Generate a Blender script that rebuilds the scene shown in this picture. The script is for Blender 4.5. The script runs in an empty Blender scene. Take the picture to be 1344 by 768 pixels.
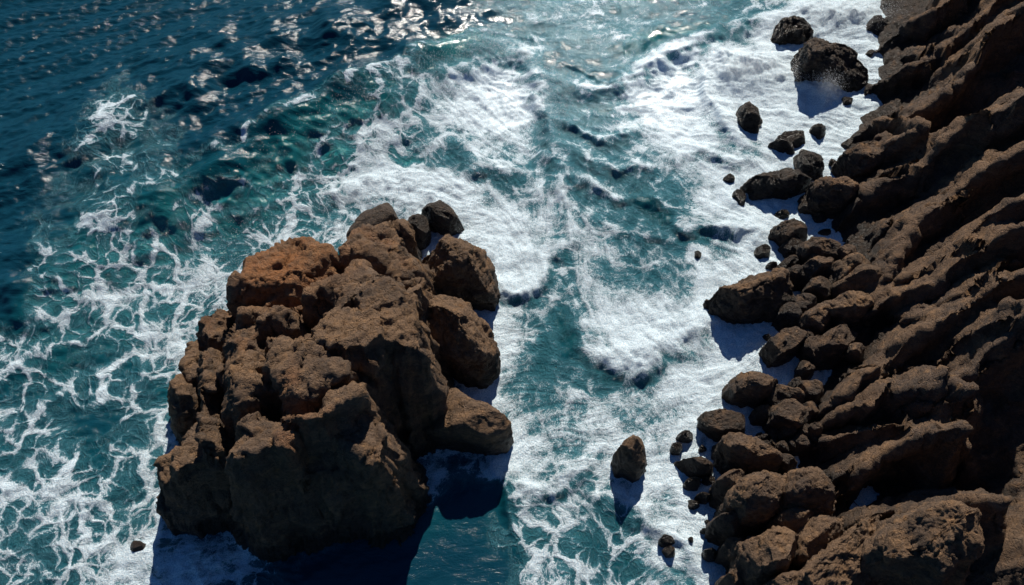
import bpy, math, random
import numpy as np
from math import radians as R

# ------------------------------------------------------------------ camera, sky, sun, exposure
C = bpy.data.collections.new('scene'); bpy.context.scene.collection.children.link(C)
S = bpy.context.scene
W0, H0 = 1344.0, 768.0
CAMZ, PITCH, HFOV = 70.0, R(58), R(55)
FPX = W0 / 2 / math.tan(HFOV / 2)
cam = bpy.data.cameras.new('camera'); cam.sensor_width = 36; cam.angle = HFOV
cam.clip_start = 0.5; cam.clip_end = 9000
camo = bpy.data.objects.new('camera', cam); C.objects.link(camo)
camo.location = (0, 0, CAMZ); camo.rotation_euler = (math.pi / 2 - PITCH, 0, 0)
S.camera = camo
SUN_EL, SUN_AZ = R(40), R(9.0)          # azimuth measured from +Y towards +X
w = bpy.data.worlds.new('World'); S.world = w; w.use_nodes = True
nt = w.node_tree; bg = nt.nodes['Background']
sky = nt.nodes.new('ShaderNodeTexSky'); sky.sky_type = 'NISHITA'; sky.sun_disc = False
sky.sun_elevation = SUN_EL; sky.sun_rotation = SUN_AZ; sky.air_density = 1.0; sky.dust_density = 0.2; sky.ozone_density = 3.0
tint = nt.nodes.new('ShaderNodeMix'); tint.data_type = 'RGBA'; tint.blend_type = 'MULTIPLY'; tint.inputs[0].default_value = 1; tint.inputs[7].default_value = (.34, .63, .93, 1)
nt.links.new(sky.outputs[0], tint.inputs[6]); nt.links.new(tint.outputs[2], bg.inputs[0]); bg.inputs[1].default_value = 0.05
sun = bpy.data.lights.new('sun', 'SUN'); sun.energy = 5.0; sun.angle = R(0.5); sun.color = (1.0, 0.93, 0.82)
suno = bpy.data.objects.new('sun', sun); C.objects.link(suno)
suno.rotation_euler = (-(math.pi / 2 - SUN_EL), 0, -SUN_AZ); suno.location = (0, 60, 80)
S.view_settings.view_transform = 'Standard'; S.view_settings.look = 'None'
S.view_settings.exposure = 0.35; S.view_settings.gamma = 1; S.view_settings.use_curve_mapping = False

# ------------------------------------------------------------------ helpers
rng = np.random.RandomState(7); random.seed(7)
cp, sp = math.cos(PITCH), math.sin(PITCH)
def ray(px, py):
    dx = (px - W0 / 2) / FPX; dy = -(py - H0 / 2) / FPX
    return dx, cp + dy * sp, -sp + dy * cp
def at(px, py, z=0.0):
    """the point at height z seen at picture position px, py"""
    a, b, c = ray(px, py); t = (z - CAMZ) / c
    return a * t, b * t, z
def proj(x, y, z=0.0):
    zz = z - CAMZ
    f = y * cp - zz * sp; u = y * sp + zz * cp
    return W0 / 2 + FPX * x / f, H0 / 2 - FPX * u / f

_perm = np.arange(256); rng.shuffle(_perm); _perm = np.concatenate([_perm, _perm, _perm])
_g = rng.normal(size=(256, 3)); _g /= np.linalg.norm(_g, axis=1)[:, None]
def perlin(x, y, z):
    x = np.asarray(x, float); y = np.asarray(y, float); z = np.asarray(z, float) + np.zeros_like(x)
    xi = np.floor(x).astype(int); yi = np.floor(y).astype(int); zi = np.floor(z).astype(int)
    xf = x - xi; yf = y - yi; zf = z - zi; xi &= 255; yi &= 255; zi &= 255
    u = xf**3 * (xf * (xf * 6 - 15) + 10); v = yf**3 * (yf * (yf * 6 - 15) + 10); q = zf**3 * (zf * (zf * 6 - 15) + 10)
    out = 0
    for a in (0, 1):
        for b in (0, 1):
            for c in (0, 1):
                g = _g[_perm[_perm[_perm[xi + a] + yi + b] + zi + c]]
                d = g[..., 0] * (xf - a) + g[..., 1] * (yf - b) + g[..., 2] * (zf - c)
                out = out + d * (u if a else 1 - u) * (v if b else 1 - v) * (q if c else 1 - q)
    return out * 1.6
def fbm(x, y, z, o=4, gain=.5, lac=2.03):
    s = 0; a = 1.0
    for i in range(o):
        s = s + a * perlin(x, y, z + 17.3 * i); a *= gain; x = x * lac; y = y * lac; z = z * lac
    return s
def ridged(x, y, z, o=4):
    s = 0; a = 1.0
    for i in range(o):
        s = s + a * (1 - 2 * np.abs(perlin(x, y, z + 9.1 * i))); a *= .5; x = x * 2.07; y = y * 2.07; z = z * 2.07
    return s * .5
def cell(x, y, z, seed=0, tilt=.55):
    """blocky fracture: every cell a plane of its own tilt and level. returns level, edge distance"""
    xi = np.floor(x).astype(int); yi = np.floor(y).astype(int); zi = np.floor(z).astype(int)
    d1 = np.full(x.shape, 9.); d2 = np.full(x.shape, 9.); lv = np.zeros(x.shape)
    for a in (-1, 0, 1):
        for b in (-1, 0, 1):
            for c in (-1, 0, 1):
                h = _perm[_perm[_perm[(xi + a) & 255] + ((yi + b) & 255)] + ((zi + c + seed) & 255)]
                g = _g[h]; r = _g[(h + 91) & 255]
                fx = x - (xi + a + .5 + .45 * g[..., 0]); fy = y - (yi + b + .5 + .45 * g[..., 1]); fz = z - (zi + c + .5 + .45 * g[..., 2])
                d = np.sqrt(fx * fx + fy * fy + fz * fz)
                l = r[..., 0] * .5 + tilt * (fx * r[..., 1] + fy * r[..., 2] + fz * g[..., 0])
                m = d < d1
                d2 = np.where(m, d1, np.minimum(d2, d)); lv = np.where(m, l, lv); d1 = np.where(m, d, d1)
    return lv, d2 - d1
def sstep(a, b, x):
    t = np.clip((x - a) / (b - a), 0, 1); return t * t * (3 - 2 * t)

def mesh_obj(name, V, F, mat, parent=None, attrs=None):
    me = bpy.data.meshes.new(name)
    V = np.ascontiguousarray(V, dtype=np.float32); F = np.ascontiguousarray(F, dtype=np.int32)
    me.vertices.add(len(V)); me.vertices.foreach_set('co', V.ravel())
    me.loops.add(F.size); me.loops.foreach_set('vertex_index', F.ravel())
    me.polygons.add(len(F)); me.polygons.foreach_set('loop_start', np.arange(0, F.size, F.shape[1], dtype=np.int32))
    me.polygons.foreach_set('loop_total', np.full(len(F), F.shape[1], dtype=np.int32))
    me.update(calc_edges=True); me.validate()
    me.polygons.foreach_set('use_smooth', np.ones(len(me.polygons), dtype=bool))
    for k, v in (attrs or {}).items():
        a = me.attributes.new(k, 'FLOAT', 'POINT'); a.data.foreach_set('value', np.ascontiguousarray(v, dtype=np.float32).ravel())
    me.materials.append(mat)
    o = bpy.data.objects.new(name, me); C.objects.link(o)
    if parent: o.parent = parent
    return o
def grid_faces(n, m, wrap=False):
    i = np.arange(n - 1)[:, None]; j = np.arange(m if wrap else m - 1)[None, :]
    a = i * m + j; b = i * m + (j + 1) % m; c = (i + 1) * m + (j + 1) % m; d = (i + 1) * m + j
    return np.stack([a, b, c, d], -1).reshape(-1, 4)
def normals_grid(P, wrap=True):
    dj = np.roll(P, -1, 1) - np.roll(P, 1, 1) if wrap else np.gradient(P, axis=1)
    di = np.gradient(P, axis=0)
    n = np.cross(dj, di); l = np.linalg.norm(n, axis=2, keepdims=True)
    return n / np.maximum(l, 1e-9)
def tag(o, label, cat, group=None):
    o['label'] = label; o['category'] = cat
    if group: o['group'] = group
def dens(poly, n, closed=True):
    """smooth closed curve through the traced points"""
    P = np.array(poly, float); k = len(P); out = []
    seg = np.linalg.norm(np.roll(P, -1, 0) - P, axis=1); cum = np.concatenate([[0], np.cumsum(seg)])
    for s in np.linspace(0, cum[-1], n, endpoint=False):
        i = min(np.searchsorted(cum, s, side='right') - 1, k - 1); t = (s - cum[i]) / max(seg[i], 1e-9)
        p0, p1, p2, p3 = P[(i - 1) % k], P[i], P[(i + 1) % k], P[(i + 2) % k]
        cr = .5 * ((2 * p1) + (-p0 + p2) * t + (2 * p0 - 5 * p1 + 4 * p2 - p3) * t * t + (-p0 + 3 * p1 - 3 * p2 + p3) * t**3)
        out.append(.55 * cr + .45 * (p1 * (1 - t) + p2 * t))
    return np.array(out)

# ------------------------------------------------------------------ materials
class N:
    def __init__(s, name):
        s.m = bpy.data.materials.new(name); s.m.use_nodes = True; s.t = s.m.node_tree
        s.b = s.t.nodes['Principled BSDF']; s.out = s.t.nodes['Material Output']
    def n(s, typ, ins=None, **kw):
        x = s.t.nodes.new('ShaderNode' + typ)
        for k, v in kw.items(): setattr(x, k, v)
        for k, v in (ins or {}).items(): s.set(x.inputs[k], v)
        return x
    def set(s, sock, v):
        if hasattr(v, 'is_output'): s.t.links.new(v, sock)
        else: sock.default_value = v
    def math(s, op, a, b=None, c=None, clamp=False):
        x = s.t.nodes.new('ShaderNodeMath'); x.operation = op; x.use_clamp = clamp
        for i, v in enumerate((a, b, c)):
            if v is not None: s.set(x.inputs[i], v)
        return x.outputs[0]
    def ss(s, v, a, b, lo=0.0, hi=1.0):
        x = s.t.nodes.new('ShaderNodeMapRange'); x.interpolation_type = 'SMOOTHSTEP'
        for k, q in zip(('Value', 'From Min', 'From Max', 'To Min', 'To Max'), (v, a, b, lo, hi)): s.set(x.inputs[k], q)
        return x.outputs[0]
    def mix(s, f, a, b):
        x = s.t.nodes.new('ShaderNodeMix'); x.data_type = 'RGBA'
        s.set(x.inputs[0], f); s.set(x.inputs[6], a); s.set(x.inputs[7], b); return x.outputs[2]
    def noise(s, vec, scale, detail=4, rough=.5, dist=0.0, col=False):
        x = s.n('TexNoise', {'Vector': vec, 'Scale': scale, 'Detail': detail, 'Roughness': rough, 'Distortion': dist})
        return x.outputs['Color' if col else 'Fac']

def rock_material(name, tint, gloss=0.0):
    k = N(name); pos = k.n('NewGeometry').outputs['Position']
    big = k.noise(pos, .22, 5, .55); mid = k.noise(pos, 1.1, 6, .62); fine = k.noise(pos, 3.2, 7, .72); grit = k.noise(pos, 8.5, 5, .78)
    strat = k.n('Mapping', {'Vector': pos, 'Rotation': (R(35), R(25), R(-38)), 'Scale': (.5, .5, 2.6)}).outputs[0]
    lay = k.noise(strat, 1.2, 7, .65, .4)
    c1, c2, c3 = tint
    col = k.mix(k.ss(big, .35, .65), c1, c2)
    col = k.mix(k.math('MULTIPLY', k.ss(mid, .48, .72), .75), col, c3)
    col = k.mix(k.ss(fine, .30, .52, .6, 0.0), col, (.016, .012, .010, 1))
    col = k.mix(k.ss(grit, .53, .68, 0, .6), col, (.40, .235, .115, 1))
    stain = k.noise(strat, .45, 6, .6, .8)
    col = k.mix(k.ss(stain, .50, .66, 0, .55), col, (.045, .036, .030, 1))
    col = k.mix(k.ss(stain, .40, .30, 0, .35), col, (.27, .20, .145, 1))
    rust = k.n('Attribute', attribute_name='rust').outputs['Fac']
    col = k.mix(k.math('MULTIPLY', rust, k.ss(fine, .32, .55, .2, .8)), col, (.34, .135, .045, 1))
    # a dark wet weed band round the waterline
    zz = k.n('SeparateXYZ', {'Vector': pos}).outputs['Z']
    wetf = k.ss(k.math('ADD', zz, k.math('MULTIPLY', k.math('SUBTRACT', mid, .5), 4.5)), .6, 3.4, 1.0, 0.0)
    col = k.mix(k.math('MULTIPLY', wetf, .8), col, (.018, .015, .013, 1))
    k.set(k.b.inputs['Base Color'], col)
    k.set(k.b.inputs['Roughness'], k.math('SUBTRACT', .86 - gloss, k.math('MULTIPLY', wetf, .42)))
    k.b.inputs['Specular IOR Level'].default_value = .3
    vor = k.n('TexVoronoi', {'Vector': k.n('VectorMath', {0: strat, 1: k.n('VectorMath', {0: k.noise(pos, 1.5, 3, .6, col=True), 'Scale': .8}, operation='SCALE').outputs[0]}, operation='ADD').outputs[0], 'Scale': .75}, feature='DISTANCE_TO_EDGE').outputs['Distance']
    crack = k.ss(vor, 0.0, .035)
    h = k.math('ADD', k.math('MULTIPLY', lay, .50), k.math('MULTIPLY', fine, .42))
    h = k.math('ADD', h, k.math('MULTIPLY', grit, .24)); h = k.math('ADD', h, k.math('MULTIPLY', crack, .16))
    bp = k.n('Bump', {'Height': h, 'Strength': 1.0, 'Distance': .9})
    k.set(k.b.inputs['Normal'], bp.outputs[0]); return k.m
ROCK = rock_material('brown_sea_rock', ((.135, .090, .062, 1), (.21, .128, .074, 1), (.34, .19, .090, 1)))
CLIFF = rock_material('brown_cliff_rock', ((.105, .072, .053, 1), (.17, .105, .064, 1), (.29, .165, .082, 1)))
DARK = rock_material('dark_wet_rock', ((.060, .046, .038, 1), (.085, .062, .047, 1), (.13, .09, .06, 1)), .22)

def sea_material():
    k = N('sea_water_with_foam'); pos = k.n('NewGeometry').outputs['Position']
    dn = k.n('Attribute', attribute_name='foam').outputs['Fac']; aer = k.n('Attribute', attribute_name='aeration').outputs['Fac']
    lacev = k.n('Attribute', attribute_name='lace').outputs['Fac']; strk = k.n('Attribute', attribute_name='streak').outputs['Fac']; rip = k.n('Attribute', attribute_name='ripple').outputs['Fac']; shn = k.n('Attribute', attribute_name='glare_mask').outputs['Fac']
    flat = k.n('Mapping', {'Vector': pos, 'Scale': (1, 1, 0)}).outputs[0]
    def warp(v, sc, amt, det=3):
        n_ = k.noise(flat, sc, det, .55, col=True)
        n_ = k.n('VectorMath', {0: n_, 1: (.5, .5, .5)}, operation='SUBTRACT').outputs[0]
        n_ = k.n('VectorMath', {0: n_, 'Scale': amt}, operation='SCALE').outputs[0]
        return k.n('VectorMath', {0: v, 1: n_}, operation='ADD').outputs[0]
    w1 = warp(warp(flat, .16, 5.0), .7, .75)
    w2 = warp(w1, 2.6, .22)
    def edge(vec, scale, wd):
        v = k.n('TexVoronoi', {'Vector': vec, 'Scale': scale}, feature='DISTANCE_TO_EDGE', voronoi_dimensions='2D').outputs['Distance']
        return k.ss(v, 0.0, wd, 1.0, 0.0)
    e1 = edge(w1, .30, .15); e2 = edge(w2, .72, .17); e3 = edge(w2, 1.9, .2)
    fb = k.noise(w1, .55, 9, .70); fg = k.noise(w2, 5.0, 5, .78); sp_ = k.noise(w2, 16.0, 2, .7)
    lace = k.math('ADD', k.math('MULTIPLY', e1, .42), k.math('MULTIPLY', e2, .30)); lace = k.math('ADD', lace, k.math('MULTIPLY', e3, .13))
    lace = k.math('MULTIPLY', k.math('SUBTRACT', lace, .16), lacev)
    rough = k.math('ADD', k.math('MULTIPLY', k.math('SUBTRACT', fb, .5), 1.15), k.math('MULTIPLY', k.math('SUBTRACT', fg, .5), .55))
    gate = k.ss(dn, 0.0, .12)
    rough = k.math('ADD', k.math('MULTIPLY', rough, k.ss(lacev, 0, 1, 1.15, 1)), strk)
    F = k.math('ADD', k.math('ADD', dn, lace), k.math('MULTIPLY', rough, gate))
    cover = k.ss(F, .24, k.ss(lacev, 0, 1, 1.30, .98)); film = k.ss(F, .0, .62)
    foam = k.ss(k.math('ADD', cover, k.math('MULTIPLY', k.math('SUBTRACT', sp_, .5), 1.5)), .30, .62)
    foam = k.math('MULTIPLY', foam, k.ss(cover, 0.0, .12))
    deep = k.mix(k.ss(aer, 0.0, .5), (.003, .032, .054, 1), (.003, .054, .072, 1))
    wat = k.mix(k.ss(aer, .35, 1.0), deep, (.015, .16, .17, 1))
    wat = k.mix(k.math('MULTIPLY', film, .75), wat, (.075, .25, .31, 1))
    grain = k.noise(flat, 9.0, 3, .7)
    white = k.mix(k.ss(grain, .38, .58), (.40, .56, .66, 1), (.76, .84, .88, 1))
    k.set(k.b.inputs['Base Color'], k.mix(foam, wat, white))
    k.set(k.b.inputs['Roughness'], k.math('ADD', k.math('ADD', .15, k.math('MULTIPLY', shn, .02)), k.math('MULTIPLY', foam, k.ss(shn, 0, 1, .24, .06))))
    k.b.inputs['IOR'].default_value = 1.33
    k.set(k.b.inputs['Specular IOR Level'], k.ss(shn, 0, 1, .34, .9))  # sun glare painted in: specular raised inside the hand-placed glare patch
    # ripples and foam relief
    rp = k.n('Mapping', {'Vector': warp(flat, .35, .9), 'Rotation': (0, 0, R(-26)), 'Scale': (.45, 1.25, 1)}).outputs[0]
    r1 = k.noise(rp, 1.1, 5, .60, .3); r2 = k.noise(rp, 4.2, 4, .6)
    hw = k.math('ADD', k.math('MULTIPLY', r1, .20), k.math('MULTIPLY', r2, .05))
    hf = k.math('ADD', k.math('MULTIPLY', k.ss(F, .3, 1.0), .22), k.math('MULTIPLY', grain, .10))
    hf = k.math('ADD', hf, k.math('MULTIPLY', fg, .22))
    hf = k.math('ADD', hf, k.math('MULTIPLY', strk, .35))
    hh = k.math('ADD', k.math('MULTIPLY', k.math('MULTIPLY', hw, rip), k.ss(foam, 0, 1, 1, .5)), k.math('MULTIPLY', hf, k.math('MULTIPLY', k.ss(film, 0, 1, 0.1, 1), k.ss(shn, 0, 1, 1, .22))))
    bp = k.n('Bump', {'Height': hh, 'Strength': 1.0, 'Distance': .8})
    k.set(k.b.inputs['Normal'], bp.outputs[0]); return k.m
SEA = sea_material()

# ------------------------------------------------------------------ the sea: one sheet out to the horizon
def graded(lo, hi, step, far, n):
    mid = np.arange(lo, hi, step)
    g = np.geomspace(step * 1.3, far, n).cumsum(); g = g[g < far]
    return np.concatenate([(lo - g)[::-1], mid, mid[-1] + g])
xs = graded(-58, 58, .13, 4000, 70); ys = graded(8, 92, .13, 4000, 70)
X, Y = np.meshgrid(xs, ys)
PX, PY = proj(X, np.maximum(Y, -20))
inview = (Y > 2)
# foam cover of the water, surveyed on a coarse chart of the cove (9 = solid white water)
chart = """
0000000000001111121245999999
0000000000024441247789999999
0001000001446751279899999999
0014100124555552358888999999
0023201345554443356777899999
0133331356666454433788999999
1245453578899865534588999999
1455566888899985444789999999
1566666777788644667899999999
5445676666666543687889999999
3443566666666434558889999999
5423666666666455556889999999
5545666666332676568899999999
5555666666541266457889999999
5556677744431355456788999999
4358887511000155456678999999
3358876411000155456678999999
""".split()
ch = np.array([[int(c) for c in r] for r in chart], float) / 9
def sample(chart, px, py):
    gx = np.clip((px - 24) / 48, 0, chart.shape[1] - 1.001); gy = np.clip((py - 24) / 48, 0, chart.shape[0] - 1.001)
    i = gx.astype(int); j = gy.astype(int); u = gx - i; v = gy - j; u = u * u * (3 - 2 * u); v = v * v * (3 - 2 * v)
    return (chart[j, i] * (1 - u) + chart[j, i + 1] * u) * (1 - v) + (chart[j + 1, i] * (1 - u) + chart[j + 1, i + 1] * u) * v
wx = fbm(X * .12, Y * .12, 3.1, 3) * 26; wy = fbm(X * .12, Y * .12, 8.7, 3) * 22
foam = sample(ch, PX + wx, PY + wy)
foam = np.where(inview, foam, 0.1)

def poly_dist(pts, X, Y, mask=None):
    """distance to a polyline (world), signed by side (right of travel +), and position 0..1 along it"""
    P = np.array(pts)[:, :2]; best = np.full(X.shape, 1e9); sd = np.zeros(X.shape); ss_ = np.zeros(X.shape)
    L = np.linalg.norm(P[1:] - P[:-1], axis=1); cum = np.concatenate([[0], np.cumsum(L)])
    for i in range(len(P) - 1):
        a, b = P[i], P[i + 1]; d = (b - a) / L[i]
        t = np.clip((X - a[0]) * d[0] + (Y - a[1]) * d[1], 0, L[i])
        dx = X - (a[0] + d[0] * t); dy = Y - (a[1] + d[1] * t); q = dx * dx + dy * dy
        m = q < best; side = np.sign(dx * d[1] - dy * d[0])
        best = np.where(m, q, best); sd = np.where(m, side, sd); ss_ = np.where(m, (cum[i] + t) / cum[-1], ss_)
    return np.sqrt(best) * np.where(sd == 0, 1, sd), ss_
def smooth_line(pts, n=24):
    P = np.array(pts, float)
    for _ in range(2):
        Q = [P[0]]
        for a, b in zip(P[:-1], P[1:]): Q += [a * .75 + b * .25, a * .25 + b * .75]
        Q.append(P[-1]); P = np.array(Q)
    return P
Z = np.zeros(X.shape); aer = foam * .75
# open-sea swell and chop
def wavesum(n, lam0, lam1, ang, spread, steep):
    h = 0
    for i in range(n):
        l = lam0 * (lam1 / lam0) ** rng.rand(); a = ang + rng.normal() * spread; kx, ky = math.sin(a) * 2 * math.pi / l, -math.cos(a) * 2 * math.pi / l
        h = h + steep * l / 6.28 * np.sin(kx * X + ky * Y + rng.rand() * 6.28)
    return h / math.sqrt(n)
jx = fbm(X * .05, Y * .05, 1.2, 2)
chop = wavesum(40, 1.2, 4.2, R(22), .17, .27) + wavesum(10, 5, 11, R(20), .2, .06) + wavesum(30, .5, 1.3, R(16), .5, .28)
fine = (np.abs(X) < 60) & (Y > 0) & (Y < 95)
glit = np.exp(-((PX - 770) / 230) ** 2 - (np.clip(PY, 0, None) / 230) ** 2) * inview  # hand-placed patch of water where the sun glare is strengthened
Z += glit * .06 * fbm(X * .55, Y * .9, 7.7, 4, .6)
Z += chop * (1.0 - .55 * sstep(430, 640, PX)) * (1 - .6 * sstep(600, 680, PY) * sstep(380, 440, PX)) * (1 - .4 * glit) * (1 - .45 * foam) * np.where(fine, 1, .6)
# (crest line, height m, width behind, width in front, foam on front, foam on crest, aeration front). front = right of travel
waves = [
 ([(-150, 300), (0, 232), (110, 185), (220, 128), (330, 88), (450, 45), (560, 8), (660, -30)], 2.3, 6.5, 4.2, 0, 0, .03),
 ([(-60, 430), (60, 360), (150, 300), (230, 252), (300, 216), (400, 160), (455, 135), (520, 105), (590, 68), (650, 56), (700, 75)], 3.6, 8.5, 4.9, -.36, .50, .42),
 ([(225, 300), (260, 270), (300, 252), (350, 262), (400, 240)], .4, 1.6, 2.0, .05, .3, .15),
 ([(690, 70), (708, 105), (722, 160), (738, 230), (745, 290), (742, 330)], 1.1, 2.0, .9, -.15, .25, .2),
 ([(430, 200), (480, 180), (560, 170), (620, 200), (680, 230)], .7, 1.6, 1.2, -.12, .15, .15),
 ([(735, 110), (780, 125), (830, 105), (880, 70), (950, 40), (1040, 20)], 1.2, 1.5, .9, -.2, .3, .25),
 ([(800, 60), (850, 45), (900, 34), (960, 25)], .9, 1.4, 1.1, -.35, .1, .3),
 ([(728, 150), (760, 172), (800, 180), (850, 165)], .7, .8, .6, -.25, .2, .1),
 ([(735, 190), (770, 215), (810, 225), (860, 205)], .75, .8, .6, -.2, .2, .1),
 ([(740, 225), (775, 250), (815, 262), (850, 262)], .7, .8, .6, -.25, .2, .1),
 ([(748, 275), (800, 300), (850, 300), (900, 318)], .5, .9, .7, -.1, .1, .1),
 ([(850, 255), (880, 285), (920, 305), (965, 300), (1010, 312)], .9, 1.6, .6, -.35, .3, .2),
 ([(750, 395), (765, 440), (795, 488), (835, 482), (860, 470), (900, 445), (925, 420), (945, 405)], .8, 2.2, .8, -.40, .35, .1),
 ([(600, 345), (640, 375), (675, 388), (705, 380), (722, 350), (745, 325)], .9, 1.6, .6, -.45, .25, .1),
 ([(640, 600), (665, 640), (690, 655), (730, 640), (765, 610), (800, 575)], .7, 1.4, .6, -.3, .3, .1),
 ([(765, 612), (780, 650), (820, 668), (880, 690), (930, 745)], .6, 1.0, .6, -.15, .25, .05),
 ([(610, 600), (625, 625), (665, 640), (675, 690), (680, 740)], .4, .8, .5, -.3, .25, 0),
 ([(940, 60), (925, 100), (935, 140), (960, 175), (1000, 200)], .8, 1.2, .6, -.3, .2, .1),
 ([(860, 230), (900, 200), (960, 205), (1010, 225)], .5, 1.0, .5, -.2, .1, .1),
 ([(-60, 520), (0, 492), (60, 470), (120, 440)], .5, 1.5, .8, -.2, .3, .1),
 ([(600, 240), (640, 215), (690, 230), (720, 260)], .5, .8, .8, -.3, .1, .1),
]
for wi, (pts, A, wb, wf, ff, fc, ag) in enumerate(waves):
    if wi > 1: A *= .92; wf *= 1.45; fc *= .9
    P = [at(px, py)[:2] for px, py in smooth_line(pts)]
    P = np.array(P); lo = P.min(0) - 9; hi = P.max(0) + 9
    ii = np.where((ys > lo[1]) & (ys < hi[1]))[0]; jj = np.where((xs > lo[0]) & (xs < hi[0]))[0]
    sl = (slice(ii[0], ii[-1] + 1), slice(jj[0], jj[-1] + 1)); x_, y_ = X[sl], Y[sl]
    qx = x_ + fbm(x_ * .35, y_ * .35, A * 7, 3) * .9; qy = y_ + fbm(x_ * .35, y_ * .35, A * 7 + 4, 3) * .9
    d, s = poly_dist(P[::2] if len(P) > 40 else P, qx, qy)
    env = np.sin(np.clip(s * .98 + .01, 0, 1) * math.pi) ** .45 * (.9 + .22 * fbm(x_ * .22, y_ * .22, 5, 2))
    prof = np.where(d < 0, np.exp(-np.abs(d / wb) ** 1.5), np.exp(-np.abs(d / wf) ** 2.2))
    Z[sl] += A * prof * env
    if wi == 1:   # unbroken water behind the breaker
        calm = sstep(.1, -.9, d) * sstep(-9, -4.5, d) * sstep(.38, .52, s) * sstep(1.0, .88, s)
        foam[sl] *= 1 - .93 * calm; aer[sl] *= 1 - .9 * calm
        foam[sl] += .30 * sstep(2.2, 4.5, d) * sstep(11, 5, d) * sstep(.12, .3, s)
    front = np.exp(-((d - wf * .9) / (wf * .75)) ** 2) * env
    crest = np.exp(-((d + .1) / (.35 + .12 * min(A, 1.5))) ** 2) * env
    foam[sl] = np.clip(foam[sl] + ff * front + fc * crest, 0, 1.1)
    aer[sl] += ag * (front + .6 * crest)
# streaks drawn out along the currents: noise smeared along a flow field
def lic():
    ii = np.where((ys > 7) & (ys < 93))[0]; jj = np.where(np.abs(xs) < 59)[0]; sl = (slice(ii[0], ii[-1] + 1), slice(jj[0], jj[-1] + 1))
    px, py = PX[sl], PY[sl]; n, m = px.shape
    arrows = [(450,200,.4,.9),(300,300,.3,1),(560,170,.5,.8),(640,200,.7,.7),(700,250,.3,1),(660,330,.7,.7),(740,150,1,.25),(780,230,1,.5),(830,300,1,.3),(850,100,1,-.35),
     (950,60,1,-.4),(900,180,1,.6),(980,200,1,.5),(950,300,1,.2),(800,400,.6,.8),(850,440,.3,1),(900,420,-.3,1),(760,350,.2,1),(920,500,1,-.8),(880,560,1,-.7),(750,550,1,-.7),
     (680,500,1,-.3),(700,600,1,-.5),(150,150,.4,1),(100,300,1,-.5),(200,400,1,-.6),(100,600,1,-.7),(900,680,.7,.7),(780,700,.6,.8),(650,700,.2,1),(480,260,1,-.1),(600,260,1,.4),(350,740,1,-.2),(500,60,1,-.4),(1050,250,1,.2),(700,20,1,-.3)]
    fx = np.zeros(px.shape); fy = np.zeros(px.shape); ww = np.zeros(px.shape) + 1e-9
    for ax, ay, dx, dy in arrows:
        p0 = at(ax, ay); p1 = at(ax + dx * 10, ay + dy * 10); vx, vy = p1[0] - p0[0], p1[1] - p0[1]; l = math.hypot(vx, vy)
        q = np.exp(-((px - ax) ** 2 + (py - ay) ** 2) / (2 * 55. ** 2)) + 1e-6; fx += q * vx / l; fy += q * vy / l; ww += q
    fx /= ww; fy /= ww
    a = fbm(X[sl] * .12, Y[sl] * .12, 11, 3) * .9 + fbm(X[sl] * .6, Y[sl] * .6, 13, 2) * .35; ca, sa = np.cos(a), np.sin(a); fx, fy = fx * ca - fy * sa, fx * sa + fy * ca
    l = np.hypot(fx, fy) + 1e-9; fx /= l; fy /= l
    r_ = np.random.RandomState(3); out = 0
    for blur, L, wgt in ((1, 9, .45), (2, 22, .5), (5, 36, .7)):
        nz = r_.rand(n // blur + 2, m // blur + 2); nz = np.kron(nz, np.ones((blur, blur)))[:n, :m]
        if blur > 1:
            for _ in range(2): nz = (nz + np.roll(nz, 1, 0) + np.roll(nz, -1, 0) + np.roll(nz, 1, 1) + np.roll(nz, -1, 1)) / 5
        acc = nz.copy()
        for sg in (1, -1):
            gi, gj = np.meshgrid(np.arange(n, dtype=float), np.arange(m, dtype=float), indexing='ij')
            for _ in range(L):
                i0 = np.clip(gi, 0, n - 1).astype(int); j0 = np.clip(gj, 0, m - 1).astype(int)
                gi = gi + sg * fy[i0, j0]; gj = gj + sg * fx[i0, j0]
                acc = acc + nz[np.clip(gi + .5, 0, n - 1).astype(int), np.clip(gj + .5, 0, m - 1).astype(int)]
        acc -= acc.mean(); out = out + wgt * acc / acc.std()
    full = np.zeros(X.shape); full[sl] = out / out.std(); return full
streak = lic()
streak = np.clip(streak, -2.2, 2.2) * .065 * (1 + .5 * fbm(X * .1, Y * .1, 21, 2))
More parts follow.
